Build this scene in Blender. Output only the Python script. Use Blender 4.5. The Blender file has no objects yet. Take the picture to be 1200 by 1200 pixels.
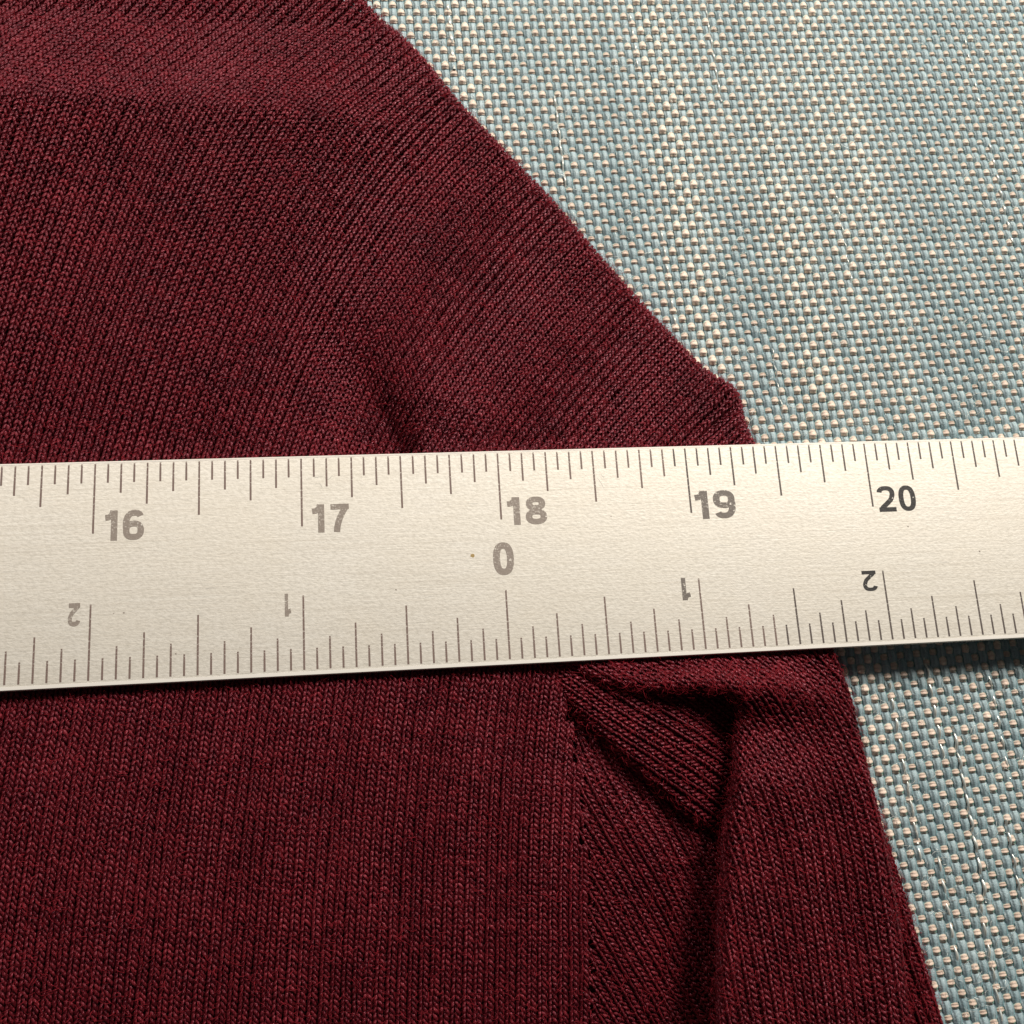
import bpy, math
import numpy as np

IN = 0.0254                       # the scene is measured in inches and built in metres
rng = np.random.default_rng(7)
scene = bpy.context.scene

# ------------------------------------------------------------------ camera
ZT = 0.155                        # height of the ruler's top face above the upholstery (inches)
RW = np.array([[0.99183805, -0.06158321, 0.11164583],
               [0.03357942, 0.97087611, 0.23721721],
               [-0.12300287, -0.23153205, 0.96501979]])      # world -> camera rotation
CC = np.array([-0.58741996, -1.53039961, 5.05826633 + ZT])   # camera position, inches
FOC = 1200.0                      # focal length in photo pixels (photo 1200 x 1200)

cam_d = bpy.data.cameras.new("camera")
cam = bpy.data.objects.new("camera", cam_d)
scene.collection.objects.link(cam)
cam_d.sensor_width = 36.0
cam_d.lens = 36.0 * FOC / 1200.0
cam_d.clip_start = 0.005
cam_d.clip_end = 20.0
from mathutils import Matrix
M4 = Matrix.Identity(4)
for i in range(3):
    for j in range(3):
        M4[i][j] = RW.T[i][j]
    M4[i][3] = CC[i] * IN
cam.matrix_world = M4
cam_d.dof.use_dof = True
cam_d.dof.focus_distance = 5.12 * IN
cam_d.dof.aperture_fstop = 100.0
scene.camera = cam

# ------------------------------------------------------------------ world and lamps (an indoor room: a warm key lamp plus an added fill)
world = bpy.data.worlds.new("World")
scene.world = world
world.use_nodes = True
bgn = world.node_tree.nodes["Background"]
bgn.inputs[0].default_value = (1.0, 0.94, 0.87, 1)
bgn.inputs[1].default_value = 0.04

def lamp(name, loc, target, size, power, col, size_y=None):
    d = bpy.data.lights.new(name, 'AREA')
    d.energy = power
    d.color = col
    d.shape = 'RECTANGLE'
    d.size = size * IN
    d.size_y = (size_y or size) * IN
    o = bpy.data.objects.new(name, d)
    scene.collection.objects.link(o)
    from mathutils import Vector
    o.location = Vector(loc) * IN
    dr = Vector(target) * IN - o.location
    o.rotation_euler = dr.to_track_quat('-Z', 'Y').to_euler()
    return o

lamp("ceiling_lamp", (11.5, 15.0, 14.0), (0.3, 0.3, 0), 5.5, 4.8, (1.0, 0.915, 0.80))
lamp("fill_lamp", (-5.5, 9.5, 6.8), (-1.2, 1.0, 0), 3.2, 0.46, (1.0, 0.90, 0.80))  # added fill, brightens the sweater's upper left and the ruler's left end

scene.view_settings.view_transform = 'Standard'
scene.view_settings.look = 'None'
scene.view_settings.exposure = 0.0
scene.view_settings.gamma = 1.0
scene.render.engine = 'CYCLES'
scene.render.resolution_x = 1024
scene.render.resolution_y = 1024

# ------------------------------------------------------------------ small tools
def w2p(X):
    """world point (inches) -> photo pixel"""
    c = (X - CC) @ RW.T
    return np.stack([600 + FOC * c[..., 0] / -c[..., 2], 600 - FOC * c[..., 1] / -c[..., 2]], -1)

def p2w(u, v, z):
    """photo pixel -> world xy on the level z (inches)"""
    u = np.asarray(u, float); v = np.asarray(v, float)
    d = np.stack([(u - 600) / FOC, -(v - 600) / FOC, -np.ones_like(u)], -1) @ RW
    s = (z - CC[2]) / d[..., 2]
    return (CC + s[..., None] * d)[..., :2]

ZR = 0.08
ZS = 0.50
def flat2p(xy):
    return w2p(np.concatenate([xy, np.full(xy.shape[:-1] + (1,), ZR)], -1))

def hash2(ix, iy, seed):
    h = (ix.astype(np.int64) * 374761393 + iy.astype(np.int64) * 668265263 + seed * 1442695041) & 0x7fffffff
    h = ((h ^ (h >> 13)) * 1274126177) & 0x7fffffff
    return ((h ^ (h >> 16)) & 0xffff) / 65535.0

def noise(x, y, seed=0):
    ix = np.floor(x); iy = np.floor(y); fx = x - ix; fy = y - iy
    fx = fx * fx * (3 - 2 * fx); fy = fy * fy * (3 - 2 * fy)
    a = hash2(ix, iy, seed); b = hash2(ix + 1, iy, seed); c = hash2(ix, iy + 1, seed); d = hash2(ix + 1, iy + 1, seed)
    return (a * (1 - fx) + b * fx) * (1 - fy) + (c * (1 - fx) + d * fx) * fy - 0.5

def sstep(a, b, x):
    t = np.clip((x - a) / (b - a), 0, 1)
    return t * t * (3 - 2 * t)

def link(name, me, mat, parent=None, kind=None, label=None, cat=None, group=None):
    o = bpy.data.objects.new(name, me)
    scene.collection.objects.link(o)
    if mat and not me.materials:
        me.materials.append(mat)
    if parent: o.parent = parent
    if kind: o["kind"] = kind
    if label: o["label"] = label
    if cat: o["category"] = cat
    if group: o["group"] = group
    return o

def fast_mesh(name, V, F, attr=None, smooth=True):
    """V (n,3) inches, F (m,k) indices"""
    me = bpy.data.meshes.new(name)
    V = np.ascontiguousarray(V * IN, dtype=np.float32)
    F = np.ascontiguousarray(F, dtype=np.int32)
    k = F.shape[1]
    me.vertices.add(len(V)); me.vertices.foreach_set("co", V.ravel())
    me.loops.add(F.size); me.loops.foreach_set("vertex_index", F.ravel())
    me.polygons.add(len(F))
    me.polygons.foreach_set("loop_start", np.arange(0, F.size, k, dtype=np.int32))
    try:
        me.polygons.foreach_set("loop_total", np.full(len(F), k, dtype=np.int32))
    except Exception:
        pass
    me.update(calc_edges=True)
    me.polygons.foreach_set("use_smooth", np.full(len(F), smooth, dtype=bool))
    if attr is not None:
        a = me.attributes.new("yarn", 'FLOAT_VECTOR', 'POINT')
        a.data.foreach_set("vector", np.ascontiguousarray(attr, dtype=np.float32).ravel())
    me.validate()
    return me

def tubes(C, N, R, sides=5, flat=1.0, aux=None, u0=None):
    """C (n,m,3) centre lines, N (n,m,3) up vectors, R (n,m) radii. attr = (length along, angle, aux)"""
    n, m, _ = C.shape
    T = np.gradient(C, axis=1)
    T /= np.linalg.norm(T, axis=-1, keepdims=True) + 1e-12
    B = np.cross(T, N); B /= np.linalg.norm(B, axis=-1, keepdims=True) + 1e-12
    U = np.cross(B, T)
    th = (np.arange(sides) / sides) * 2 * math.pi - math.pi / 2
    ring = (np.cos(th)[None, None, :, None] * B[:, :, None, :] + flat * np.sin(th)[None, None, :, None] * U[:, :, None, :])
    V = C[:, :, None, :] + R[:, :, None, None] * ring
    seg = np.linalg.norm(np.diff(C, axis=1), axis=-1)
    L = np.concatenate([np.zeros((n, 1)), np.cumsum(seg, axis=1)], 1)
    if u0 is not None: L = L + u0[:, None]
    A = np.zeros((n, m, sides, 3))
    A[..., 0] = L[:, :, None]
    A[..., 1] = np.arange(sides) / sides
    if aux is not None: A[..., 2] = aux[:, None, None] if aux.ndim == 1 else aux[:, :, None]
    base = (np.arange(n) * m * sides)[:, None, None]
    i = (np.arange(m - 1) * sides)[None, :, None]
    s = np.arange(sides)[None, None, :]
    s2 = (s + 1) % sides
    F = np.stack([base + i + s, base + i + s2, base + i + sides + s2, base + i + sides + s], -1).reshape(-1, 4)
    return V.reshape(-1, 3), F, A.reshape(-1, 3)

# ------------------------------------------------------------------ materials
def new_mat(name):
    m = bpy.data.materials.new(name); m.use_nodes = True
    nt = m.node_tree
    return m, nt, nt.nodes["Principled BSDF"]

def N_(nt, t, **kw):
    n = nt.nodes.new(t)
    for k, v in kw.items(): setattr(n, k, v)
    return n

def math_(nt, op, a, b=None, clamp=False):
    n = N_(nt, 'ShaderNodeMath', operation=op, use_clamp=clamp)
    for i, x in enumerate((a, b)):
        if x is None: continue
        if isinstance(x, (int, float)): n.inputs[i].default_value = x
        else: nt.links.new(x, n.inputs[i])
    return n.outputs[0]

def mix_(nt, f, a, b, mode='MIX'):
    n = N_(nt, 'ShaderNodeMix', data_type='RGBA', blend_type=mode)
    for i, x in ((0, f), (6, a), (7, b)):
        if isinstance(x, (int, float, tuple)): n.inputs[i].default_value = x
        else: nt.links.new(x, n.inputs[i])
    return n.outputs[2]

def noise_(nt, scale, detail=2.0, rough=0.5, vec=None, stretch=None):
    n = N_(nt, 'ShaderNodeTexNoise')
    n.inputs['Scale'].default_value = scale; n.inputs['Detail'].default_value = detail; n.inputs['Roughness'].default_value = rough
    src = vec
    if src is None:
        src = N_(nt, 'ShaderNodeTexCoord').outputs['Object']
    if stretch:
        mp = N_(nt, 'ShaderNodeMapping'); mp.inputs['Scale'].default_value = stretch
        nt.links.new(src, mp.inputs[0]); src = mp.outputs[0]
    nt.links.new(src, n.inputs['Vector'])
    return n.outputs[0]

def ramp_(nt, f, stops):
    n = N_(nt, 'ShaderNodeValToRGB')
    cr = n.color_ramp
    while len(cr.elements) < len(stops): cr.elements.new(0.5)
    for e, (p, c) in zip(cr.elements, stops):
        e.position = p; e.color = c if len(c) == 4 else (*c, 1)
    nt.links.new(f, n.inputs[0])
    return n.outputs[0]

def yarn_mat(name, base, light, sheen, rough, plies, pitch, bump, colour_var=0.5, filaments=0, spec=0.35):
    m, nt, b = new_mat(name)
    at = N_(nt, 'ShaderNodeAttribute', attribute_name="yarn")
    sp = N_(nt, 'ShaderNodeSeparateXYZ'); nt.links.new(at.outputs['Vector'], sp.inputs[0])
    u, v, r = sp.outputs
    # plied strands twisted round the yarn
    ph = math_(nt, 'ADD', math_(nt, 'MULTIPLY', u, pitch), math_(nt, 'MULTIPLY', v, float(plies)))
    if filaments:
        ph = math_(nt, 'MULTIPLY', v, float(filaments))
    wv = math_(nt, 'SINE', math_(nt, 'MULTIPLY', ph, 2 * math.pi))
    nz = noise_(nt, 4200, 3, 0.65)
    nl = noise_(nt, 160, 2)
    f = math_(nt, 'ADD', math_(nt, 'MULTIPLY', r, colour_var), math_(nt, 'MULTIPLY', math_(nt, 'SUBTRACT', nz, 0.5), 1.1))
    f = math_(nt, 'ADD', f, math_(nt, 'MULTIPLY', math_(nt, 'SUBTRACT', nl, 0.5), 0.5))
    f = math_(nt, 'ADD', f, math_(nt, 'MULTIPLY', wv, 0.12))
    f = math_(nt, 'ADD', f, 0.35 - 0.5 * colour_var + 0.1, True)
    nt.links.new(mix_(nt, f, (*base, 1), (*light, 1)), b.inputs['Base Color'])
    h = math_(nt, 'ADD', math_(nt, 'MULTIPLY', wv, 0.6), math_(nt, 'MULTIPLY', nz, 1.2))
    bp = N_(nt, 'ShaderNodeBump'); bp.inputs['Strength'].default_value = bump; bp.inputs['Distance'].default_value = 0.00008
    nt.links.new(h, bp.inputs['Height']); nt.links.new(bp.outputs[0], b.inputs['Normal'])
    b.inputs['Roughness'].default_value = rough
    b.inputs['Specular IOR Level'].default_value = spec
    b.inputs['Specular Tint'].default_value = (min(1, light[0] * 4), min(1, light[1] * 12 + .12), min(1, light[2] * 12 + .12), 1)
    b.inputs['Sheen Weight'].default_value = sheen
    b.inputs['Sheen Roughness'].default_value = 0.45
    b.inputs['Sheen Tint'].default_value = (min(1, light[0] * 3), light[1] * 4 + .1, light[2] * 4 + .1, 1)
    return m

M_KNIT = yarn_mat("burgundy_yarn", (0.038, 0.0009, 0.0036), (0.205, 0.018, 0.027), 0.05, 0.34, 2, 42.0, 1.0, 0.6, spec=0.65)
M_BACK, nt, b = new_mat("burgundy_cloth_back")
b.inputs['Base Color'].default_value = (0.10, 0.005, 0.011, 1); b.inputs['Roughness'].default_value = 0.95
b.inputs['Specular IOR Level'].default_value = 0.1
M_FUZZ, nt, b = new_mat("burgundy_fibre")
b.inputs['Base Color'].default_value = (0.30, 0.022, 0.035, 1); b.inputs['Roughness'].default_value = 0.8; b.inputs['Specular IOR Level'].default_value = 0.05
M_WARP = yarn_mat("blue_grey_warp", (0.20, 0.295, 0.34), (0.52, 0.655, 0.72), 0.15, 0.42, 2, 14.0, 1.0, 0.5, filaments=6, spec=0.5)
M_WEFT = yarn_mat("peach_weft", (0.60, 0.45, 0.38), (1.0, 0.82, 0.71), 0.2, 0.5, 2, 18.0, 1.0, 0.9, filaments=6)
M_SLUB, nt, b = new_mat("silver_thread")
b.inputs['Base Color'].default_value = (0.70, 0.74, 0.72, 1); b.inputs['Roughness'].default_value = 0.3; b.inputs['Metallic'].default_value = 0.35
M_CLOTH, nt, b = new_mat("upholstery_ground")
nt.links.new(ramp_(nt, noise_(nt, 500, 3), [(0.3, (0.10, 0.14, 0.16)), (0.7, (0.22, 0.30, 0.34))]), b.inputs['Base Color'])
b.inputs['Roughness'].default_value = 0.9

def metal_nodes(nt, b):
    """satin aluminium: fine grain, long scratches, faint blotches"""
    tc = N_(nt, 'ShaderNodeTexCoord').outputs['Object']
    grain = noise_(nt, 3000, 3, 0.65, tc, (0.6, 1.0, 1))
    blot = noise_(nt, 130, 3, 0.6, tc)
    scr = noise_(nt, 1.0, 4, 0.75, tc, (60, 6200, 1))
    scr2 = noise_(nt, 1.0, 2, 0.5, tc, (25, 2600, 1))
    line = ramp_(nt, scr2, [(0.60, (0, 0, 0)), (0.68, (1, 1, 1))])
    c = ramp_(nt, grain, [(0.32, (0.70, 0.685, 0.64)), (0.52, (0.84, 0.825, 0.78)), (0.72, (0.93, 0.92, 0.88))])
    c = mix_(nt, ramp_(nt, scr, [(0.35, (0.0, 0.0, 0.0)), (0.75, (0.75, 0.75, 0.75))]), c, (0.70, 0.665, 0.60, 1))
    c = mix_(nt, math_(nt, 'MULTIPLY', line, 0.22), c, (0.50, 0.46, 0.40, 1))
    c = mix_(nt, ramp_(nt, blot, [(0.35, (0, 0, 0)), (0.8, (0.22, 0.22, 0.22))]), c, (0.78, 0.72, 0.60, 1))
    h = math_(nt, 'ADD', math_(nt, 'MULTIPLY', grain, 1.0), math_(nt, 'MULTIPLY', scr, 0.5))
    bp = N_(nt, 'ShaderNodeBump'); bp.inputs['Strength'].default_value = 0.5; bp.inputs['Distance'].default_value = 0.00008
    nt.links.new(h, bp.inputs['Height'])
    return c, bp.outputs[0], tc

M_METAL, nt, b = new_mat("satin_aluminium")
c, nrm, tc = metal_nodes(nt, b)
nt.links.new(c, b.inputs['Base Color']); nt.links.new(nrm, b.inputs['Normal'])
b.inputs['Metallic'].default_value = 0.18; b.inputs['Roughness'].default_value = 0.58; b.inputs['Specular IOR Level'].default_value = 0.3

def ink_mat(name, col, wear, col2):
    m, nt, b = new_mat(name)
    c, nrm, tc = metal_nodes(nt, b)
    w1 = noise_(nt, 3300, 3, 0.7, tc); w2 = noise_(nt, 420, 2, 0.5, tc)
    f = math_(nt, 'ADD', w1, math_(nt, 'MULTIPLY', math_(nt, 'SUBTRACT', w2, 0.5), 0.55))
    k = ramp_(nt, f, [(wear, (0, 0, 0)), (wear + 0.05, (1, 1, 1))])
    ink = mix_(nt, w1, (*col, 1), (*col2, 1))
    nt.links.new(mix_(nt, k, ink, c), b.inputs['Base Color'])
    nt.links.new(math_(nt, 'MULTIPLY', k, 0.5), b.inputs['Metallic'])
    nt.links.new(nrm, b.inputs['Normal'])
    b.inputs['Roughness'].default_value = 0.5
    return m

M_TICK = ink_mat("worn_glare_tick_ink", (0.16, 0.115, 0.105), 0.60, (0.27, 0.20, 0.18))  # gaps are wear; the lighter tone is lamp glare put into the colour
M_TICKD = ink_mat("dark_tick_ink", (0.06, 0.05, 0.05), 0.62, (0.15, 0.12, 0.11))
M_DIGIT = ink_mat("worn_glare_number_ink", (0.25, 0.215, 0.195), 0.585, (0.38, 0.335, 0.30))  # broken print is wear; the pale grey is glare painted into black ink
M_DIGITM = ink_mat("half_glare_number_ink", (0.13, 0.115, 0.108), 0.60, (0.25, 0.225, 0.205))  # weaker painted glare, a step between the pale and black digits
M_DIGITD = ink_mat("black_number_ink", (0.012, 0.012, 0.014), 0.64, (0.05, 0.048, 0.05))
M_STAIN, nt, b = new_mat("brown_speck"); b.inputs['Base Color'].default_value = (0.42, 0.30, 0.13, 1)

# ------------------------------------------------------------------ upholstery
def grid_sheet(name, x0, x1, y0, y1, nx, ny, zf):
    xs, ys = np.meshgrid(np.linspace(x0, x1, nx), np.linspace(y0, y1, ny))
    V = np.stack([xs, ys, zf(xs, ys)], -1).reshape(-1, 3)
    i, j = np.meshgrid(np.arange(nx - 1), np.arange(ny - 1))
    a = (j * nx + i).ravel()
    return fast_mesh(name, V, np.stack([a, a + 1, a + nx + 1, a + nx], -1))

def clothz(x, y):
    return 0.010 * noise(x * 0.9 + 5, y * 0.7, 3) - 0.005

cloth = link("upholstery_fabric", grid_sheet("upholstery_fabric", -7, 8, -7, 8, 80, 80, lambda x, y: clothz(x, y) - 0.030), M_CLOTH, kind="structure")

dA = np.array([0.0463, 0.00235]); dB = np.array([0.00185, -0.0523]); O = p2w(1013, 808, 0.0)
# sweater silhouette (photo pixels) used to leave out the weave that lies under the garment
SIL = np.array([(395, -60), (430, 0), (482, 50), (530, 115), (600, 188), (650, 240), (700, 300), (760, 365), (820, 430), (846, 452), (860, 470), (868, 492), (882, 518), (930, 640), (968, 740), (981, 780),
                (1000, 830), (1012, 890), (1036, 965), (1062, 1040), (1082, 1110), (1108, 1195), (1155, 1340)], float)
def sil_u(v): return np.interp(v, SIL[:, 1], SIL[:, 0])

I, J = np.meshgrid(np.arange(-75, 80), np.arange(-85, 62))
def lat(i, j): return O + i[..., None] * dA + j[..., None] * dB
def up_at(i, j):          # +1 where the weft passes over the warp
    return np.where((i + j) % 2 == 0, 1.0, -1.0)
ctr = lat(I.astype(float), J.astype(float))
pp = w2p(np.concatenate([ctr, np.zeros(ctr.shape[:-1] + (1,))], -1))
keep = (pp[..., 0] > sil_u(pp[..., 1]) - 30) & (pp[..., 0] < 1330) & (pp[..., 1] > -120) & (pp[..., 1] < 1320)
fi = I[keep].astype(float); fj = J[keep].astype(float)
# weave streaks: columns of fat and thin peach floats
streak = np.clip(1.5 * noise(fi * 0.16, fj * 0.022, 11) + 0.9 * noise(fi * 0.42, fj * 0.05, 12), -.75, .75)
cellr = hash2(fi, fj, 21)
def jit(i, j, s): return 0.0040 * np.stack([hash2(i, j, s) - .5, hash2(i, j, s + 1) - .5], -1)
K = 5
# warp: along dB, centred on (i), from j-0.5 to j+0.5
t = np.linspace(-0.5, 0.5, K)
A_ = lat(fi[:, None] + 0 * t, fj[:, None] + t)
jj = fj[:, None] + t
wob = 0.0035 * noise(jj * 0.6 + 0 * t, fi[:, None] * 3.7 + 0 * t, 31)
A_[..., 0] += wob
ph = up_at(fi, fj)[:, None] * np.cos(math.pi * t)[None, :]
zc = clothz(A_[..., 0], A_[..., 1])
C = np.concatenate([A_, (zc - 0.0078 * ph)[..., None]], -1)
up = np.zeros_like(C); up[..., 2] = 1
rw = 0.0268 * (1 + 0.04 * ph) * (1 - 0.10 * streak[:, None])
V1, F1, A1 = tubes(C, up, rw, 6, 0.52, aux=np.clip(hash2(fi, fj * 0, 41) * .5 + .3 * cellr + .1 + .35 * streak, 0, 1), u0=fj * 0.0523)
warp = fast_mesh("warp_threads", V1, F1, A1)
link("warp_threads", warp, M_WARP, cloth, kind="stuff")
t = np.linspace(-0.5, 0.5, 7)
B_ = lat(fi[:, None] + t, fj[:, None] + 0 * t) + (jit(fi, fj, 51) * 0)[:, None, :]
ii = fi[:, None] + t
B_[..., 1] += 0.004 * noise(ii * 0.6, fj[:, None] * 3.1 + 0 * t, 33)
phw = up_at(fi, fj)[:, None] * np.cos(math.pi * t)[None, :]
zc = clothz(B_[..., 0], B_[..., 1])
hgt = 0.0118 + 0.004 * streak[:, None] + 0.004 * (cellr[:, None] - .5)
C = np.concatenate([B_, (zc + np.where(phw > 0, hgt, 0.012) * phw)[..., None]], -1)
up = np.zeros_like(C); up[..., 2] = 1
rr = 0.0235 * (1 + 0.24 * streak[:, None] + 0.35 * (cellr[:, None] - .5)) * (1 + 0.12 * np.maximum(phw, 0))
rr = 0.007 + (rr - 0.007) * np.sqrt(1 - 0.98 * (2 * np.abs(t)) ** 2.2)[None, :]
V2, F2, A2 = tubes(C, up, rr, 6, 0.45, aux=np.clip(cellr * .35 + .3 * hash2(fj, fi * 0, 43) + .2 + .5 * streak, 0, 1), u0=fi * 0.0463)
link("weft_threads", fast_mesh("weft_threads", V2, F2, A2), M_WEFT, cloth, kind="stuff")
# silver slub threads running with the warp
slubs = [(525, 5, 6.5, 1.5), (650, 110, 9, 1.1), (738, 10, 7, .8), (775, 265, 9, 1.0), (827, 5, 10, .9), (1130, 40, 8, .7), (1160, 165, 10, .9), (1085, 770, 8, .9),
         (1043, 800, 12, 1.0), (1118, 850, 13, 1.2), (1160, 790, 8, .8), (1180, 960, 9, .9), (1100, 1000, 8, 1.1), (1062, 905, 7, .8), (1150, 1060, 8, 1.0), (980, 230, 8, .6), (905, 405, 6, .6)]
for (u, v, n, s) in slubs:
    w = p2w(u, v, 0.02)
    jj = np.linspace(0, n * 1.3, int(n * 8))[None, :]
    X = w[0] + jj * dB[0] + 0.0022 * np.sin(jj * 2.2 + u); Y = w[1] + jj * dB[1]
    z = clothz(X, Y) + 0.0150 + 0.0085 * np.sin(jj * math.pi + u * 1.7)
    C = np.stack([X, Y, z], -1); up = np.zeros_like(C); up[..., 2] = 1
    V, F, A = tubes(C, up, 0.0052 * s * (0.8 + 0.5 * np.abs(np.sin(jj * 1.4 + v))), 6)
    link("silver_thread", fast_mesh("silver_thread", V, F, A), M_SLUB, cloth)

# ------------------------------------------------------------------ knitted sweater
def field(samples, sig=55.0):
    S = np.array(samples, float)
    def f(uv):
        d2 = (uv[..., None, 0] - S[:, 0]) ** 2 + (uv[..., None, 1] - S[:, 1]) ** 2
        w = np.exp(-0.5 * d2 / sig ** 2) + 1e-5 / (1 + d2 / 4e4) ** 2
        return (w * S[:, 2]).sum(-1) / w.sum(-1)
    return f

def field_dir(ang, xy):
    """unit world direction of the wales; ang(uv) in degrees from the picture's vertical, + leaning right"""
    uv = flat2p(xy)
    a = np.radians(ang(uv))
    e = 3.0
    q = p2w(uv[..., 0] + e * np.sin(a), uv[..., 1] - e * np.cos(a), ZR) - xy
    return q / np.linalg.norm(q, axis=-1, keepdims=True)

def edge_roll(xy, lines):
    """lines: list of (polyline world xy, inside on its left?, R). Returns moved xy, dz, e_min"""
    dz = np.zeros(xy.shape[:-1]); emin = np.full(xy.shape[:-1], 9.0); out = xy.copy()
    for P, sgn, R in lines:
        best = np.full(xy.shape[:-1], 1e9); q = np.zeros_like(xy); nn = np.zeros_like(xy)
        seg = np.diff(P, axis=0); L = np.linalg.norm(seg, axis=1, keepdims=True); tdir = seg / L
        nrm = sgn * np.stack([-tdir[:, 1], tdir[:, 0]], -1)
        vn = np.vstack([nrm[:1], (nrm[1:] + nrm[:-1]), nrm[-1:]]); vn /= np.linalg.norm(vn, axis=1, keepdims=True)
        for k in range(len(seg)):
            s = np.clip(((xy - P[k]) @ tdir[k]) / L[k, 0], 0, 1)
            qq = P[k] + s[..., None] * seg[k]
            d = np.linalg.norm(xy - qq, axis=-1)
            m = d < best
            best = np.where(m, d, best)
            q = np.where(m[..., None], qq, q)
            nk = vn[k] * (1 - s[..., None]) + vn[k + 1] * s[..., None]
            nn = np.where(m[..., None], nk, nn)
        nn /= np.linalg.norm(nn, axis=-1, keepdims=True) + 1e-9
        e = best * np.sign(((xy - q) * nn).sum(-1) + 1e-9)
        Lr = R * math.pi / 2
        phi = np.clip(e / R, -math.pi / 2, math.pi / 2)
        droll = R * (1 - np.cos(phi))
        dfl = e - (Lr - R) * (1 - sstep(Lr, Lr + 5 * R, e))
        d = np.where(e < Lr, droll, dfl)
        zz = np.where(e < Lr, R * np.sin(phi) - R, 0)
        deep = e < -Lr
        d = np.where(deep, R + (-e - Lr), d); zz = np.where(deep, -2 * R, zz)
        out = out + nn * (d - e)[..., None]
        dz = dz + zz
        emin = np.minimum(emin, e + Lr)
    return out, dz, emin

sweater = bpy.data.objects.new("sweater", None)
scene.collection.objects.link(sweater)
sweater.location = (0, 0, 0)
sweater["label"] = "burgundy fine-knit sweater lying folded under the metal ruler"
sweater["category"] = "sweater"

PANELS = []
def panel(name, dom, W, H, ang, hf, rolls, inside, skew=0.0, amp=1.0, comp=0.035, la=0.185, dz_=0.22, back=True, label=None, backpoly=None, rad=0.165, seed=1):
    # wale count s and row count t as smooth fields over the panel's flat domain, then inverted
    u0, u1, v0, v1 = dom
    cor = p2w([u0, u1, u0, u1], [v0, v0, v1, v1], ZR)
    x0, y0 = cor.min(0); x1, y1 = cor.max(0)
    n = 160
    gx = np.linspace(x0, x1, n); gy = np.linspace(y0, y1, n); hx = gx[1] - gx[0]; hy = gy[1] - gy[0]
    XX, YY = np.meshgrid(gx, gy, indexing='ij')
    D = field_dir(ang, np.stack([XX, YY], -1))
    kk = np.arange(n); DC = np.cos(math.pi * (kk[None] + 0.5) * kk[:, None] / n) * math.sqrt(2 / n); DC[0] /= math.sqrt(2)
    ev = 2 - 2 * np.cos(math.pi * kk / n)
    def solve(wx, wy):
        wx = 0.5 * (wx[1:] + wx[:-1]) * 1.0; wy = 0.5 * (wy[:, 1:] + wy[:, :-1])
        r = np.zeros((n, n))
        r[1:] += wx / hx; r[:-1] -= wx / hx; r[:, 1:] += wy / hy; r[:, :-1] -= wy / hy
        lam = ev[:, None] / hx ** 2 + ev[None] / hy ** 2; lam[0, 0] = 1
        q = DC @ r @ DC.T / lam; q[0, 0] = 0
        return DC.T @ q @ DC
    if callable(W):
        UV = flat2p(np.stack([XX, YY], -1)); Wf = W(UV); Hf = H(UV); W = float(np.median(Wf))
    else:
        Wf = W; Hf = H
    Sg = solve(D[..., 1] / Wf, -D[..., 0] / Wf); Tg = solve(D[..., 0] / Hf, D[..., 1] / Hf)
    Sg -= Sg.min() - 1; Tg -= Tg.min() - 1
    ns = int(Sg.max() * 2) + 2; nt_ = int(Tg.max() * 2) + 2
    Sx, Sy = np.gradient(Sg, hx, hy); Tx, Ty = np.gradient(Tg, hx, hy)
    ts, tt_ = np.meshgrid(np.arange(ns) / 2.0, np.arange(nt_) / 2.0, indexing='ij')
    # first guess: splat grid samples, spread to fill
    bi = np.clip((Sg * 2).round().astype(int), 0, ns - 1); bj = np.clip((Tg * 2).round().astype(int), 0, nt_ - 1)
    Am = np.stack([np.ones(n * n), Sg.ravel(), Tg.ravel(), Sg.ravel() ** 2, Tg.ravel() ** 2, (Sg * Tg).ravel()], 1)
    cx = np.linalg.lstsq(Am, XX.ravel(), rcond=None)[0]; cy = np.linalg.lstsq(Am, YY.ravel(), rcond=None)[0]
    Bm = np.stack([np.ones(ns * nt_), ts.ravel(), tt_.ravel(), ts.ravel() ** 2, tt_.ravel() ** 2, (ts * tt_).ravel()], 1)
    px = (Bm @ cx).reshape(ns, nt_); py = (Bm @ cy).reshape(ns, nt_)
    def bil(A, x, y):
        a = np.clip((x - x0) / hx, 0, n - 1.001); b = np.clip((y - y0) / hy, 0, n - 1.001)
        i = a.astype(int); j = b.astype(int); a = a - i; b = b - j
        return (A[i, j] * (1 - a) + A[i + 1, j] * a) * (1 - b) + (A[i, j + 1] * (1 - a) + A[i + 1, j + 1] * a) * b
    for it in range(25):
        qx = np.clip(px, x0, x1); qy = np.clip(py, y0, y1)
        a11 = bil(Sx, qx, qy); a12 = bil(Sy, qx, qy); a21 = bil(Tx, qx, qy); a22 = bil(Ty, qx, qy)
        es = ts - bil(Sg, qx, qy) - a11 * (px - qx) - a12 * (py - qy); et = tt_ - bil(Tg, qx, qy) - a21 * (px - qx) - a22 * (py - qy)
        det = a11 * a22 - a12 * a21
        sgn = np.where(np.abs(det) < 50, 50, det)
        px = px + 0.8 * np.clip((es * a22 - et * a12) / sgn, -.6, .6); py = py + 0.8 * np.clip((et * a11 - es * a21) / sgn, -.6, .6)
    bad = np.hypot(es, et) > 0.3
    print(name, "bad", bad.mean(), "spacing", np.percentile(np.hypot(Sx, Sy) * W, [2, 50, 98]), np.percentile(1 / np.hypot(Tx, Ty), [2, 50, 98]))
    G = np.stack([px, py], -1)
    inb = (~bad) & (px > x0) & (px < x1) & (py > y0) & (py < y1)
    xy, dz, em = edge_roll(G, rolls)
    z = hf(flat2p(G)) * ZS + dz
    S3 = np.concatenate([xy, z[..., None]], -1)
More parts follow.
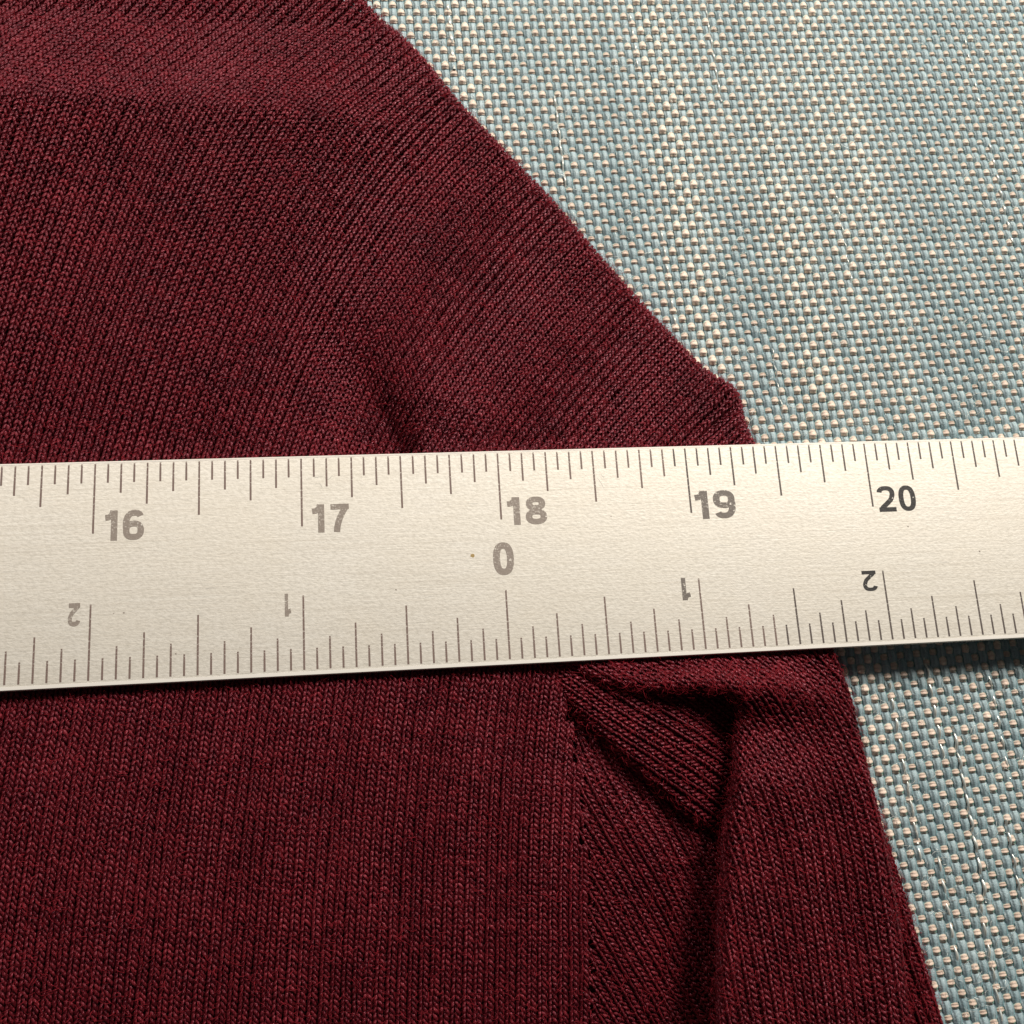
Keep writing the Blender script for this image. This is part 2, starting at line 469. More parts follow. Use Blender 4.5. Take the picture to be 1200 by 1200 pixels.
    gs = np.gradient(S3, axis=0); gt = np.gradient(S3, axis=1)
    Nn = np.cross(gs, gt); Nn /= np.linalg.norm(Nn, axis=-1, keepdims=True) + 1e-12
    ok = inside(flat2p(G)) & (em > -0.01) & inb
    # stitches at integer s,t
    si = np.arange(1, ns // 2 - 1); ti = np.arange(1, nt_ // 2 - 1)
    SI, TI = np.meshgrid(si, ti, indexing='ij')
    m = ok[SI * 2, TI * 2]
    SI = SI[m].astype(float); TI = TI[m].astype(float)
    n = len(SI)
    tt = np.linspace(0, 2 * math.pi, 13)[None, :]
    if callable(comp): comp = comp(flat2p(G[(SI * 2).astype(int), (TI * 2).astype(int)]))[:, None]
    if callable(skew): skew = skew(flat2p(G[(SI * 2).astype(int), (TI * 2).astype(int)]))[:, None]
    r1 = hash2(SI, TI, seed); r2 = hash2(SI, TI, seed + 1); r3 = hash2(SI, TI, seed + 2); r4 = hash2(SI, TI, seed + 3)
    low = noise(SI * 0.21, TI * 0.13, seed + 5)
    a = la + 0.05 * (r1 - .5)
    hh = 0.90 * amp * (1 + 0.22 * (r2 - .5))
    yl = hh[:, None] * np.cos(tt)                    # loops point down: inverted V on the face
    sx = tt / (2 * math.pi) - 0.5 + comp * np.sin(tt) + a[:, None] * np.sin(2 * tt) + skew * yl * 0.5
    sx = sx + (0.10 * (noise(SI * 0.7, TI * 0.11, seed + 7) + 0.6 * noise(SI * 1.3 + 9, TI * 0.35, seed + 8)))[:, None]
    env = np.sin(tt / 2) ** 2                         # jitter vanishes where neighbouring stitches join
    sx = sx + env * 0.16 * (r3[:, None] - .5)
    sy = yl + env * 0.25 * (r4[:, None] - .5)
    nz = -dz_ * W * np.cos(2 * tt) + env * 0.05 * W * (r1[:, None] - .5) + 0.04 * W * low[:, None]
    gu = np.clip((SI[:, None] + sx) * 2, 0, ns - 1.001); gv = np.clip((TI[:, None] + sy) * 2, 0, nt_ - 1.001)
    iu = gu.astype(int); iv = gv.astype(int); fu = (gu - iu)[..., None]; fv = (gv - iv)[..., None]
    def samp(A):
        return (A[iu, iv] * (1 - fu) + A[iu + 1, iv] * fu) * (1 - fv) + (A[iu, iv + 1] * (1 - fu) + A[iu + 1, iv + 1] * fu) * fv
    Pc = samp(S3); Nc = samp(Nn)
    C = Pc + Nc * nz[..., None]
    Rr = rad * W * (1 + 0.22 * (r2[:, None] - .5) * env + 0.16 * np.sin(tt * 3 + r3[:, None] * 6)) * (1 + 0.10 * low[:, None])
    aux = np.clip(0.75 * r1 * r4 + 0.35 * (noise(TI * 0.9, SI * 0.03, seed + 9) + .5) , 0, 1)
    V, F, A = tubes(C, Nc, Rr, 5, 1.0, aux=aux, u0=SI * W * 2.3)
    # backing cloth (the loops' hidden rear side)
    Sb = S3 - Nn * (0.32 * W)
    if backpoly is not None:
        okb = backpoly(flat2p(G)) & (em > -0.01) & inb
    else:
        okb = ok
    iu2, iv2 = np.meshgrid(np.arange(0, ns - 2, 2), np.arange(0, nt_ - 2, 2), indexing='ij')
    iu2 = iu2.ravel(); iv2 = iv2.ravel()
    mm = okb[iu2, iv2] & okb[iu2 + 2, iv2] & okb[iu2, iv2 + 2] & okb[iu2 + 2, iv2 + 2]
    iu2 = iu2[mm]; iv2 = iv2[mm]
    idx = lambda a_, b_: a_ * nt_ + b_
    Fb = np.stack([idx(iu2, iv2), idx(iu2 + 2, iv2), idx(iu2 + 2, iv2 + 2), idx(iu2, iv2 + 2)], -1)
    used = np.unique(Fb); remap = np.full(ns * nt_, -1); remap[used] = np.arange(len(used))
    me = fast_mesh(name, Sb.reshape(-1, 3)[used], remap[Fb])
    po = link(name, me, M_BACK, sweater, label=label)
    link("knit_stitches", fast_mesh("knit_stitches", V, F, A), M_KNIT, po, kind="stuff")
    PANELS.append((po, S3, Nn, ok, em))
    print(name, "stitches", n, "faces", len(F))
    return po

def poly(pts):
    P = np.array(pts, float)
    def f(uv):
        x = uv[..., 0]; y = uv[..., 1]; c = np.zeros(x.shape, bool)
        for k in range(len(P)):
            x1, y1 = P[k]; x2, y2 = P[(k + 1) % len(P)]
            if y1 == y2: continue
            c ^= ((y1 > y) != (y2 > y)) & (x < (x2 - x1) * (y - y1) / (y2 - y1) + x1)
        return c
    return f

def roll(pts, sgn, R):
    P = np.array(pts, float)
    ex = lambda a, b_: a + (a - b_) / np.linalg.norm(a - b_) * 90
    P = np.vstack([ex(P[0], P[1]), P, ex(P[-1], P[-2])])
    for _ in range(3):            # rounded corners
        Q = [P[0]]
        for a_, b_ in zip(P[:-1], P[1:]): Q += [0.75 * a_ + 0.25 * b_, 0.25 * a_ + 0.75 * b_]
        P = np.array(Q + [P[-1]])
    return (p2w(*P.T, ZR), sgn, R * 0.8)

def gauss(uv, cx, cy, sx, sy, deg=0):
    a = math.radians(deg); dx = uv[..., 0] - cx; dy = uv[..., 1] - cy
    p = dx * math.cos(a) + dy * math.sin(a); q = -dx * math.sin(a) + dy * math.cos(a)
    return np.exp(-0.5 * ((p / sx) ** 2 + (q / sy) ** 2))

def wav(uv, s=1.0):
    return s * (0.012 * noise(uv[..., 0] / 120, uv[..., 1] / 90, 71) + 0.006 * noise(uv[..., 0] / 45, uv[..., 1] / 40, 72))

# upper front of the shoulder
angA = field([(20, 40, 34), (100, 60, 34), (200, 50, 34), (300, 50, 35), (380, 50, 37), (440, 60, 41), (480, 100, 43), (100, 10, 34), (300, 0, 35), (0, -60, 34), (300, -60, 37), (0, 90, 31), (100, 95, 31), (200, 100, 32), (300, 105, 33), (400, 110, 37),
              (0, 160, 12), (60, 150, 13), (130, 155, 16), (200, 160, 17), (280, 160, 20), (360, 170, 27), (430, 180, 33), (500, 180, 42), (60, 220, 12), (140, 240, 14), (230, 240, 18), (320, 250, 23), (400, 240, 29),
              (0, 300, 10), (50, 400, 11), (150, 330, 14), (100, 480, 12), (200, 450, 15), (250, 370, 18), (300, 420, 18), (350, 300, 25), (350, 460, 17), (400, 380, 22), (400, 500, 13), (450, 300, 32), (470, 400, 34),
              (500, 480, 40), (520, 550, 42), (550, 300, 41), (550, 440, 43), (600, 220, 45), (650, 350, 46), (650, 480, 47), (720, 380, 47), (740, 480, 49), (800, 470, 52), (840, 500, 58), (200, 600, 10), (50, 620, 8), (400, 620, 10), (700, 620, 48), (860, 620, 50), (0, 500, 11), (560, 620, 42)], 38)
def hA(uv):
    u = uv[..., 0]; v = uv[..., 1]
    ridge = 130 + 0.06 * u
    pf = sstep(540, 380, u + 0.35 * np.maximum(v - 118, 0))
    z = 0.22 + pf * (0.25 - 0.0034 * (np.maximum(ridge - v, 0) - np.maximum(ridge - v - 130, 0)) - 0.00070 * np.clip(v - ridge, 0, 375)) - (1 - pf) * 0.03 * sstep(560, 430, u) 
    z = z + 0.022 * np.exp(-0.5 * ((v - ridge) / 26) ** 2) * sstep(620, 300, u)
    z = z - 0.24 * gauss(uv, 456, 540, 25, 66, -20) - 0.08 * gauss(uv, 412, 425, 26, 40, -20) + 0.08 * gauss(uv, 512, 500, 24, 60, -14)
    z = z - 0.03 * gauss(uv, 250, 330, 170, 70, 10)
    z = z + 0.02 * gauss(uv, 560, 420, 70, 60, 40)
    z = z - 0.035 * sstep(650, 860, u) + 0.035 * gauss(uv, 846, 470, 22, 16, 45) - 0.06 * gauss(uv, 832, 505, 40, 4, -47)
    z = np.minimum(z, 0.205 + np.maximum(0, 530 - 0.025 * u - v) * 0.0016)
    z = np.maximum(z, 0.03)
    return z + wav(uv)
WA = field([(50, 60, .060), (300, 60, .057), (450, 80, .052), (100, 250, .057), (100, 450, .056), (300, 300, .056), (300, 450, .055), (450, 250, .054), (450, 450, .051), (600, 300, .050), (600, 450, .050), (750, 420, .049), (850, 500, .048), (200, 640, .055), (600, 640, .05)], 90)
HA = field([(50, 40, .029), (300, 40, .028), (450, 80, .028), (60, 180, .031), (250, 180, .031), (100, 450, .030), (300, 300, .030), (300, 450, .029), (430, 250, .029), (600, 300, .027), (600, 450, .027), (750, 420, .026), (850, 500, .026), (200, 640, .030), (600, 640, .028)], 60)
edgeA = [(350, -130), (395, -60), (430, 0), (482, 50), (530, 115), (600, 188), (650, 240), (700, 300), (760, 365), (812, 421), (834, 441), (855, 450), (869, 467), (869, 490), (884, 520), (930, 640), (950, 700)]
panel("front_panel", (-145, 1000, -145, 690), WA, HA, angA, hA,
      [roll(edgeA, -1, 0.055)], lambda uv: (uv[..., 0] > -130) & (uv[..., 1] < 650) & (uv[..., 1] > -130), skew=lambda uv: -0.10 - 0.12 * sstep(135, 100, uv[..., 1]) - 0.24 * sstep(330, 600, uv[..., 0] + 0.3 * uv[..., 1] - 60), amp=1.12, comp=lambda uv: 0.036 + 0.05 * sstep(135, 100, uv[..., 1]), la=0.178, dz_=0.245, rad=0.166, seed=101)

# lower front of the body
angB = field([(0, 850, 13), (0, 1000, 11), (60, 1150, 9), (120, 900, 11), (200, 1000, 8), (200, 1150, 6), (300, 850, 8), (300, 1000, 6), (400, 1000, 4), (400, 1150, 3), (480, 860, 7), (560, 850, 8), (630, 830, 7), (520, 1000, 1),
              (600, 1000, 0), (600, 1150, -1), (640, 900, 4), (670, 950, 0), (670, 1100, -2), (400, 700, 9), (100, 700, 12), (650, 700, 9)], 70)
def hB(uv):
    u = uv[..., 0]; v = uv[..., 1]
    z = 0.205 - 0.00013 * np.maximum(v - 800, 0) - 0.0000008 * np.maximum(v - 900, 0) ** 2
    z = z - 0.045 * sstep(600, 700, u) - 0.02 * sstep(10, 0, seamu(v) - u) + 0.02 * gauss(uv, 480, 900, 160, 60, 20)
    z = z - 0.02 * sstep(120, -60, u)
    return z + wav(uv)
seamB = [(640, 640), (655, 790), (668, 850), (680, 940), (686, 1010), (691, 1100), (697, 1200), (702, 1290)]
seamu = lambda v: np.interp(v, [p[1] for p in seamB], [p[0] for p in seamB])
panel("body_panel", (-145, 760, 660, 1345), 0.0505, 0.0262, angB, hB, [], lambda uv: (uv[..., 0] > -130) & (uv[..., 0] < seamu(uv[..., 1]) - 2 + 7 * np.abs(((uv[..., 1] / 24.0) % 2) - 1)) & (uv[..., 1] > 680) & (uv[..., 1] < 1330), skew=-0.30, amp=1.05, comp=0.012, dz_=0.19, rad=0.180, seed=201)

# side panel beyond the seam, dropping into the fold
angC = field([(690, 830, -8), (690, 900, -18), (700, 960, -28), (740, 930, -32), (750, 1000, -33), (700, 1080, -32), (760, 1100, -33), (740, 1180, -33), (800, 1000, -22), (810, 1100, -26), (810, 1180, -31), (780, 900, -35)], 45)
def hC(uv):
    u = uv[..., 0]; v = uv[..., 1]
    z = 0.16 - 0.00013 * np.maximum(v - 800, 0) - 0.0000008 * np.maximum(v - 900, 0) ** 2
    z = z - 0.035 * sstep(14, 0, np.abs(u - seamu(v)))
    gap = 828 - 0.05 * (v - 960)
    z = z - 0.11 * sstep(gap - 58, gap - 16, u)
    flap_v = 800 + (u - 645) * 0.93
    z = z - 0.13 * sstep(95, 5, v - flap_v)
    return np.maximum(z, 0.0) + wav(uv) * 0.3
panel("side_panel", (620, 920, 700, 1345), 0.0500, 0.0265, angC, hC, [], lambda uv: (uv[..., 0] > seamu(uv[..., 1]) - 1 + 4 * np.abs(((uv[..., 1] / 24.0) % 2) - 1)) & (uv[..., 0] < 900) & (uv[..., 1] > 760) & (uv[..., 1] < 1330), skew=-0.30, amp=1.05, seed=301, backpoly=lambda uv: (uv[..., 0] > seamu(uv[..., 1]) - 30) & (uv[..., 0] < 900) & (uv[..., 1] > 760) & (uv[..., 1] < 1335))

# the pleat that lies over the side panel, below the ruler
angD = field([(660, 800, -52), (700, 850, -50), (750, 890, -50), (800, 930, -48), (750, 830, -56), (800, 850, -60), (830, 900, -58), (780, 790, -66), (830, 800, -66), (700, 780, -58), (820, 950, -50)], 40)
def crest(u): return np.interp(u, [640, 690, 740, 800, 850, 900, 950, 1000], [790, 796, 803, 802, 802, 808, 822, 846])
def crest_lift(u, v):
    a = np.interp(u, [640, 700, 750, 800, 850, 900, 950, 1000], [0.04, .10, .16, .22, .26, .22, .12, 0]); d = v - crest(u)
    return a * np.exp(-0.5 * (d / np.where(d < 0, 16, 30)) ** 2)
def hD(uv):
    u = uv[..., 0]; v = uv[..., 1]
    z = 0.185 + 0.07 * gauss(uv, 765, 868, 60, 34, 42) - 0.0003 * np.clip(v - crest(u), 0, 110) * sstep(640, 760, u)
    z = z - 0.10 * sstep(812, 858, u) * sstep(800, 860, v)
    z = z - 0.05 * sstep(770, 745, v)
    return z + wav(uv)
edgeD = [(560, 720), (610, 760), (641, 790), (668, 826), (705, 862), (745, 900), (785, 935), (812, 958), (834, 972), (880, 985)]
panel("pleat", (540, 920, 690, 1050), 0.0500, 0.0280, angD, hD, [roll(edgeD, 1, 0.07)], lambda uv: (uv[..., 0] < 862) & (uv[..., 0] > 600) & (uv[..., 1] > 735) & (uv[..., 1] < 985), skew=-0.3, seed=401)

# sleeve
angE = field([(650, 770, -58), (720, 780, -60), (790, 780, -62), (900, 800, -52), (860, 790, -55), (960, 790, -50), (990, 850, -38), (930, 850, -38), (880, 850, -20), (870, 900, -5), (920, 900, -14), (970, 900, -22), (1010, 900, -26), (900, 960, -4), (960, 960, -9), (1010, 970, -15), (860, 1050, -4),
              (950, 1050, -6), (1030, 1050, -11), (850, 1180, -5), (950, 1180, -6), (1040, 1180, -8), (900, 700, -55)], 45)
def hE(uv):
    u = uv[..., 0]; v = uv[..., 1]
    z = 0.215 + crest_lift(u, v) - 0.02 * sstep(800, 860, v) + 0.00045 * np.clip(v - 880, 0, 400) + 0.34 * np.exp(-0.5 * ((u - 868 + 0.12 * (v - 900)) / np.where(u - 868 + 0.12 * (v - 900) < 0, 18, 80)) ** 2) * sstep(830, 930, v)
    z = z - 0.05 * sstep(770, 745, v)
    z = z - 0.03 * sstep(940, 1060, u) + 0.02 * gauss(uv, 1010, 1100, 40, 120, 0)
    return z + wav(uv)
edgeEl = [(560, 715), (630, 765), (700, 798), (740, 808), (780, 808), (815, 807), (845, 811), (860, 824), (863, 845), (861, 870), (857, 910), (845, 960), (842, 1010), (836, 1060), (832, 1130), (829, 1200), (830, 1290)]
edgeEr = [(930, 640), (968, 740), (981, 778), (1000, 830), (1011, 890), (1024, 945), (1036, 1000), (1046, 1060), (1052, 1120), (1058, 1200), (1066, 1290)]
panel("sleeve", (560, 1180, 690, 1345), 0.0500, 0.0285, angE, hE, [roll(edgeEl, 1, 0.065), roll(edgeEr, -1, 0.05)], lambda uv: (uv[..., 1] > 735) & (uv[..., 1] < 1330), skew=-0.28, amp=1.0, comp=0.02, dz_=0.20, rad=0.176, seed=501)

# underside of the sleeve showing beyond its edge
angF = field([(1030, 980, -18), (1060, 1060, -20), (1080, 1150, -20)], 60)
def hF(uv):
    v = uv[..., 1]
    return 0.10 - 0.00005 * (v - 950) + 0 * uv[..., 0] + wav(uv, .5)
edgeF = [(985, 860), (1010, 905), (1036, 965), (1062, 1040), (1082, 1110), (1108, 1195), (1135, 1290)]
panel("sleeve_underside", (940, 1210, 820, 1345), 0.0500, 0.0265, angF, hF, [roll(edgeF, -1, 0.045)], lambda uv: (uv[..., 1] > 880) & (uv[..., 1] < 1330) & (uv[..., 0] > 985), skew=-0.3, amp=1.0, seed=601)

def set_tube(name, pts, zf, r, mat, parent, wob=0, freq=0, n=600):
    P = np.array(pts, float)
    s = np.linspace(0, len(P) - 1, n)
    u = np.interp(s, np.arange(len(P)), P[:, 0]); v = np.interp(s, np.arange(len(P)), P[:, 1])
    L = np.concatenate([[0], np.cumsum(np.hypot(np.diff(u), np.diff(v)))])
    u = u + wob * np.sign(np.sin(L * freq)) * np.abs(np.sin(L * freq)) ** .6
    uv = np.stack([u, v], -1)
    xy = p2w(u, v, ZR)
    C = np.concatenate([xy, zf(uv)[:, None] * ZS], -1)[None]
    up = np.zeros_like(C); up[..., 2] = 1
    V, F, A = tubes(C, up, np.full((1, n), r) * (1 + .2 * np.sin(L * 1.3))[None], 6, aux=np.full(1, .3))
    return link(name, fast_mesh(name, V, F, A), mat, parent)

set_tube("seam_thread", [(u + 2, v) for u, v in seamB[1:]], lambda uv: hB(uv) * .5 + hC(uv) * .5 + 0.012, 0.0075, M_KNIT, sweater, wob=5.5, freq=0.17, n=900)
set_tube("seam_thread", [(866, 474), (838, 496), (815, 520), (800, 540)], lambda uv: hA(uv) + 0.006 - 0.03 * sstep(850, 866, uv[..., 0]), 0.010, M_KNIT, sweater, wob=0, freq=.2, n=80)

# loose fibres standing off the knit
Cs = []; Ns = []; Rs = []
for (po, S3, Nn, ok, em) in PANELS:
    ids = np.argwhere(ok)
    k = int(len(ids) * 0.30)
    sel = ids[rng.integers(0, len(ids), k)]
    edge = ids[(em[ids[:, 0], ids[:, 1]] < 0.16)]
    if len(edge): sel = np.vstack([sel, edge[rng.integers(0, len(edge), int(len(edge) * 0.9))]])
    if po.name.startswith("sleeve") and "under" not in po.name:      # nap on the crest of the fold
        q_ = w2p(S3[ids[:, 0], ids[:, 1]])
        cr = ids[rng.random(len(ids)) < np.exp(-0.5 * ((q_[:, 1] - crest(q_[:, 0]) + 8) / 8) ** 2) * sstep(670, 760, q_[:, 0]) * sstep(990, 900, q_[:, 0])]
        sel = np.vstack([sel, cr[rng.integers(0, len(cr), 900)]])
    sel = sel + 0
    p = S3[sel[:, 0], sel[:, 1]] + rng.normal(size=(len(sel), 3)) * [0.012, 0.012, 0.001]; nn = Nn[sel[:, 0], sel[:, 1]]
    m = len(p)
    d = rng.normal(size=(m, 3)); d -= (d * nn).sum(1, keepdims=True) * nn; d /= np.linalg.norm(d, axis=1, keepdims=True)
    c = np.cross(nn, d)
    Lh = rng.uniform(0.015, 0.05, m); lift = rng.uniform(0.003, 0.02, m); cv = rng.normal(size=m) * 0.5
    q = np.linspace(0, 1, 5)[None, :, None]
    path = p[:, None] + nn[:, None] * (0.013 + lift[:, None, None] * np.sin(q * 2.4)) + d[:, None] * (Lh[:, None, None] * q) + c[:, None] * (Lh * cv)[:, None, None] * q * q
    Cs.append(path); Ns.append(np.repeat(nn[:, None], 5, 1)); Rs.append(np.full((m, 5), 0.0008) * np.linspace(1.2, .4, 5)[None] * rng.uniform(.6, 1.5, (m, 1)))
V, F, A = tubes(np.concatenate(Cs), np.concatenate(Ns), np.concatenate(Rs), 3)
link("loose_fibres", fast_mesh("loose_fibres", V, F), M_FUZZ, sweater, kind="stuff")
m = 2600
ci = rng.integers(0, len(fi), m); pc = lat(fi[ci] + rng.uniform(-.5, .5, m), fj[ci] + rng.uniform(-.5, .5, m))
th_ = rng.uniform(0, 2 * math.pi, m); L_ = rng.uniform(0.02, 0.09, m); q = np.linspace(0, 1, 6)[None]; cv = rng.normal(size=m) * 1.2
X = pc[:, :1] + L_[:, None] * q * np.cos(th_[:, None] + cv[:, None] * q); Y = pc[:, 1:] + L_[:, None] * q * np.sin(th_[:, None] + cv[:, None] * q)
C = np.stack([X, Y, clothz(X, Y) + 0.019 + 0.008 * np.sin(q * 3)], -1); up = np.zeros_like(C); up[..., 2] = 1
V, F, A = tubes(C, up, np.full(X.shape, 0.0009), 3)
link("loose_fibres", fast_mesh("loose_fibres", V, F), M_SLUB, cloth, kind="stuff")

# ------------------------------------------------------------------ ruler
Y0, Y1, TH = 0.012, -1.092, 0.040
ruler = bpy.data.objects.new("ruler", None)
scene.collection.objects.link(ruler)
ruler["label"] = "long satin aluminium ruler with worn inch numbers laid across the sweater"
ruler["category"] = "ruler"

# bevelled bar: profile swept along x
bv = 0.010
prof = []
def arc(cx, cz, a0, a1, r, n=5):
    for k in range(n):
        a = math.radians(a0 + (a1 - a0) * k / (n - 1)); prof.append((cx + r * math.cos(a), cz + r * math.sin(a)))
arc(Y0 - bv * .6, ZT - bv * .6, 0, 90, bv * .6)
arc(Y1 + 0.007, ZT - 0.007, 90, 180, 0.007, 7)
arc(Y1 + 0.010, ZT - TH + 0.010, 180, 270, 0.010)
arc(Y0 - 0.006, ZT - TH + 0.006, 270, 360, 0.006)
prof = np.array(prof); npf = len(prof)
xs = np.array([-5.0, 7.0])
V = np.concatenate([np.stack([np.full(npf, x), prof[:, 0], prof[:, 1]], -1) for x in xs])
me = bpy.data.meshes.new("blade")
faces = [(i, (i + 1) % npf, npf + (i + 1) % npf, npf + i) for i in range(npf)] + [tuple(range(npf))[::-1], tuple(range(npf, 2 * npf))]
me.from_pydata([tuple(v * IN) for v in V], [], faces); me.update()
for p_ in me.polygons: p_.use_smooth = len(p_.vertices) == 4
try: me.set_sharp_from_angle(angle=math.radians(40))
except Exception: pass
link("blade", me, M_METAL, ruler)

PZ = 0.0006          # printed marks stand this far proud
def slab(name, pts2, h=PZ):
    """closed slab from a strip of quads (list of left/right pairs)"""
    n = len(pts2)
    V = []; F = []
    for z in (0.0, h):
        for (a, b_) in pts2:
            V.append((a[0], a[1], z)); V.append((b_[0], b_[1], z))
    o = 2 * n
    for k in range(n - 1):
        F.append((o + 2 * k, o + 2 * k + 1, o + 2 * k + 3, o + 2 * k + 2))
        F.append((2 * k, 2 * k + 2, 2 * k + 3, 2 * k + 1))
        F.append((2 * k, o + 2 * k, o + 2 * k + 2, 2 * k + 2))
        F.append((2 * k + 1, 2 * k + 3, o + 2 * k + 3, o + 2 * k + 1))
    F.append((0, 1, o + 1, o)); F.append((2 * n - 2, o + 2 * n - 2, o + 2 * n - 1, 2 * n - 1))
    me = bpy.data.meshes.new(name)
    me.from_pydata([(x * IN, y * IN, z * IN) for x, y, z in V], [], F)
    me.validate(); me.update()
    return me

tick_mesh = {}
def tick(x, y, length, mat, w=0.0096):
    key = (length, mat.name)
    if key not in tick_mesh:
        me = slab("tick_mark", [((-w / 2, 0), (w / 2, 0)), ((-w / 2, length * .5), (w / 2, length * .5)), ((-w / 2 * .85, length), (w / 2 * .85, length))])
        me.materials.append(mat); tick_mesh[key] = me
    o = bpy.data.objects.new("tick_mark", tick_mesh[key]); scene.collection.objects.link(o)
    o.parent = ruler; o.location = (x * IN, y * IN, (ZT - 0.0002) * IN)
    return o
TOPL = {0: .352, 8: .275, 4: .21, 12: .21}; BOTL = {0: .362, 8: .29, 4: .217, 12: .217}
for k in range(-48, 57):
    r = k % 16
    L = TOPL.get(r, .150 if r % 2 == 0 else .097); x = k / 16
    mt = M_TICKD if x > 0.9 else M_TICK  # painted glare stops here, darker ink to the right
    o = tick(x, -L - 0.002, L, mt)
    o.rotation_euler = (0, 0, rng.normal() * 0.002)
    L = BOTL.get(r, .157 if r % 2 == 0 else .103)
    if k == 0: L = .345
    mt = M_TICKD if x > 1.4 else M_TICK  # same painted glare step on the lower scale
    tick(x + .001, -1.064, L, mt)

# numbers: bold sans strokes, unit height 1
def arcp(cx, cy, rx, ry, a0, a1, n=18):
    out = []
    for k in range(n + 1):
        a = math.radians(a0 + (a1 - a0) * k / n); c_, s_ = math.cos(a), math.sin(a)
        out.append((cx + rx * math.copysign(abs(c_) ** .8, c_), cy + ry * math.copysign(abs(s_) ** .8, s_)))
    return out
SW = 0.200
h_ = SW / 2
GL = {
    '0': (0.60, [arcp(.30, .5, .30 - h_, .5 - h_, 0, 360, 36)]),
    '1': (0.42, [[(.30, 0), (.30, 1.0)], [(.02, .76), (.12, .77), (.20, .82), (.25, .90), (.27, .99)]]),
    '2': (0.60, [arcp(.30, .70, .215, .30 - h_, 170, -25, 16) + [(.44, .46), (.30, .32), (.16, .19), (.09, h_ + .0)], [(.02, h_), (.59, h_)]]),
    '6': (0.60, [arcp(.31, .32, .225, .32 - h_, 0, 360, 28), arcp(.34, .50, .265, .5 - h_, 190, 90, 12) + arcp(.34, .70, .19, .30 - h_, 88, 22, 6)]),
    '7': (0.60, [[(.01, 1 - h_), (.59, 1 - h_)], [(.52, .93), (.44, .80), (.34, .60), (.26, .38), (.215, .18), (.20, 0)]]),
    '8': (0.60, [arcp(.30, .275, .225, .275 - h_, 0, 360, 28), arcp(.30, .745, .195, .255 - h_, 0, 360, 26)]),
}
GL['9'] = (0.60, [[(0.60 - x, 1 - y) for x, y in s] for s in GL['6'][1]])

def digit(ch, x, y, height, mat, flip=False, wscale=1.0, sw=SW):
    adv, strokes = GL[ch]
    root = None
    V = []; F = []
    for si_, s in enumerate(strokes):
        P = np.array(s, float); closed = np.allclose(P[0], P[-1])
        T = np.gradient(P, axis=0)
        if closed: T[0] = T[-1] = P[1] - P[-2]
        T /= np.linalg.norm(T, axis=1, keepdims=True); Nn_ = np.stack([-T[:, 1], T[:, 0]], -1)
        A_ = P + Nn_ * sw / 2; B2 = P - Nn_ * sw / 2
        n = len(P); b0 = len(V); dz_ = si_ * 0.00015
        for z in (0.0, PZ + dz_):
            for a, b_ in zip(A_, B2):
                V.append((a[0], a[1], z)); V.append((b_[0], b_[1], z))
        o = b0 + 2 * n
        for k in range(n - 1):
            F.append((o + 2 * k, o + 2 * k + 1, o + 2 * k + 3, o + 2 * k + 2))
            F.append((b0 + 2 * k, o + 2 * k, o + 2 * k + 2, b0 + 2 * k + 2))
            F.append((b0 + 2 * k + 1, b0 + 2 * k + 3, o + 2 * k + 3, o + 2 * k + 1))
        if not closed:
            F.append((b0, b0 + 1, o + 1, o)); F.append((b0 + 2 * n - 2, o + 2 * n - 2, o + 2 * n - 1, b0 + 2 * n - 1))
    sgn = -1 if flip else 1
    me = bpy.data.meshes.new("number")
    me.from_pydata([(sgn * vx * height * wscale * IN, sgn * vy * height * IN, vz * IN) for vx, vy, vz in V], [], F)
    me.update(); me.materials.append(mat)
    o = bpy.data.objects.new("digit", me); scene.collection.objects.link(o)
    o.parent = ruler; o.location = (x * IN, y * IN, (ZT - 0.0001) * IN)
    return o

def number(txt, u0, v0, u1, v1, mat, flip=False, gap=0.17, sw=SW):
    """text fitted to the pixel box it fills on the ruler's face"""
    a = p2w(u0 + 1.5, v1, ZT); b_ = p2w(u1 - 2.5, v0, ZT)
    hgt = abs(b_[1] - a[1]); wid = abs(b_[0] - a[0])
    tot = sum(GL[c_][0] for c_ in txt) + gap * (len(txt) - 1)
    ws = wid / (tot * hgt)
    if flip: x = max(a[0], b_[0]); y = max(a[1], b_[1]); sg = -1
    else: x = min(a[0], b_[0]); y = min(a[1], b_[1]); sg = 1
    for c_ in txt:
        digit(c_, x, y, hgt, mat, flip, ws, sw)
        x += sg * (GL[c_][0] + gap) * hgt * ws

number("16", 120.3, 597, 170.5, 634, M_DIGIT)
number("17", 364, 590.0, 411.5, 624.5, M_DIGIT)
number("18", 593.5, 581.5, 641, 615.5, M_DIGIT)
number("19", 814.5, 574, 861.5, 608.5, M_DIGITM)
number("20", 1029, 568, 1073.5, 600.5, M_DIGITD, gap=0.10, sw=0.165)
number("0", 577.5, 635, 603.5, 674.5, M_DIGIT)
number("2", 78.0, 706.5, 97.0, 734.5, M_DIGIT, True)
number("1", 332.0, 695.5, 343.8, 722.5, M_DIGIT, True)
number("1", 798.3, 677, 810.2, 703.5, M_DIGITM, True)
number("2", 1011, 668, 1028.5, 693.5, M_DIGITD, True, sw=0.165)

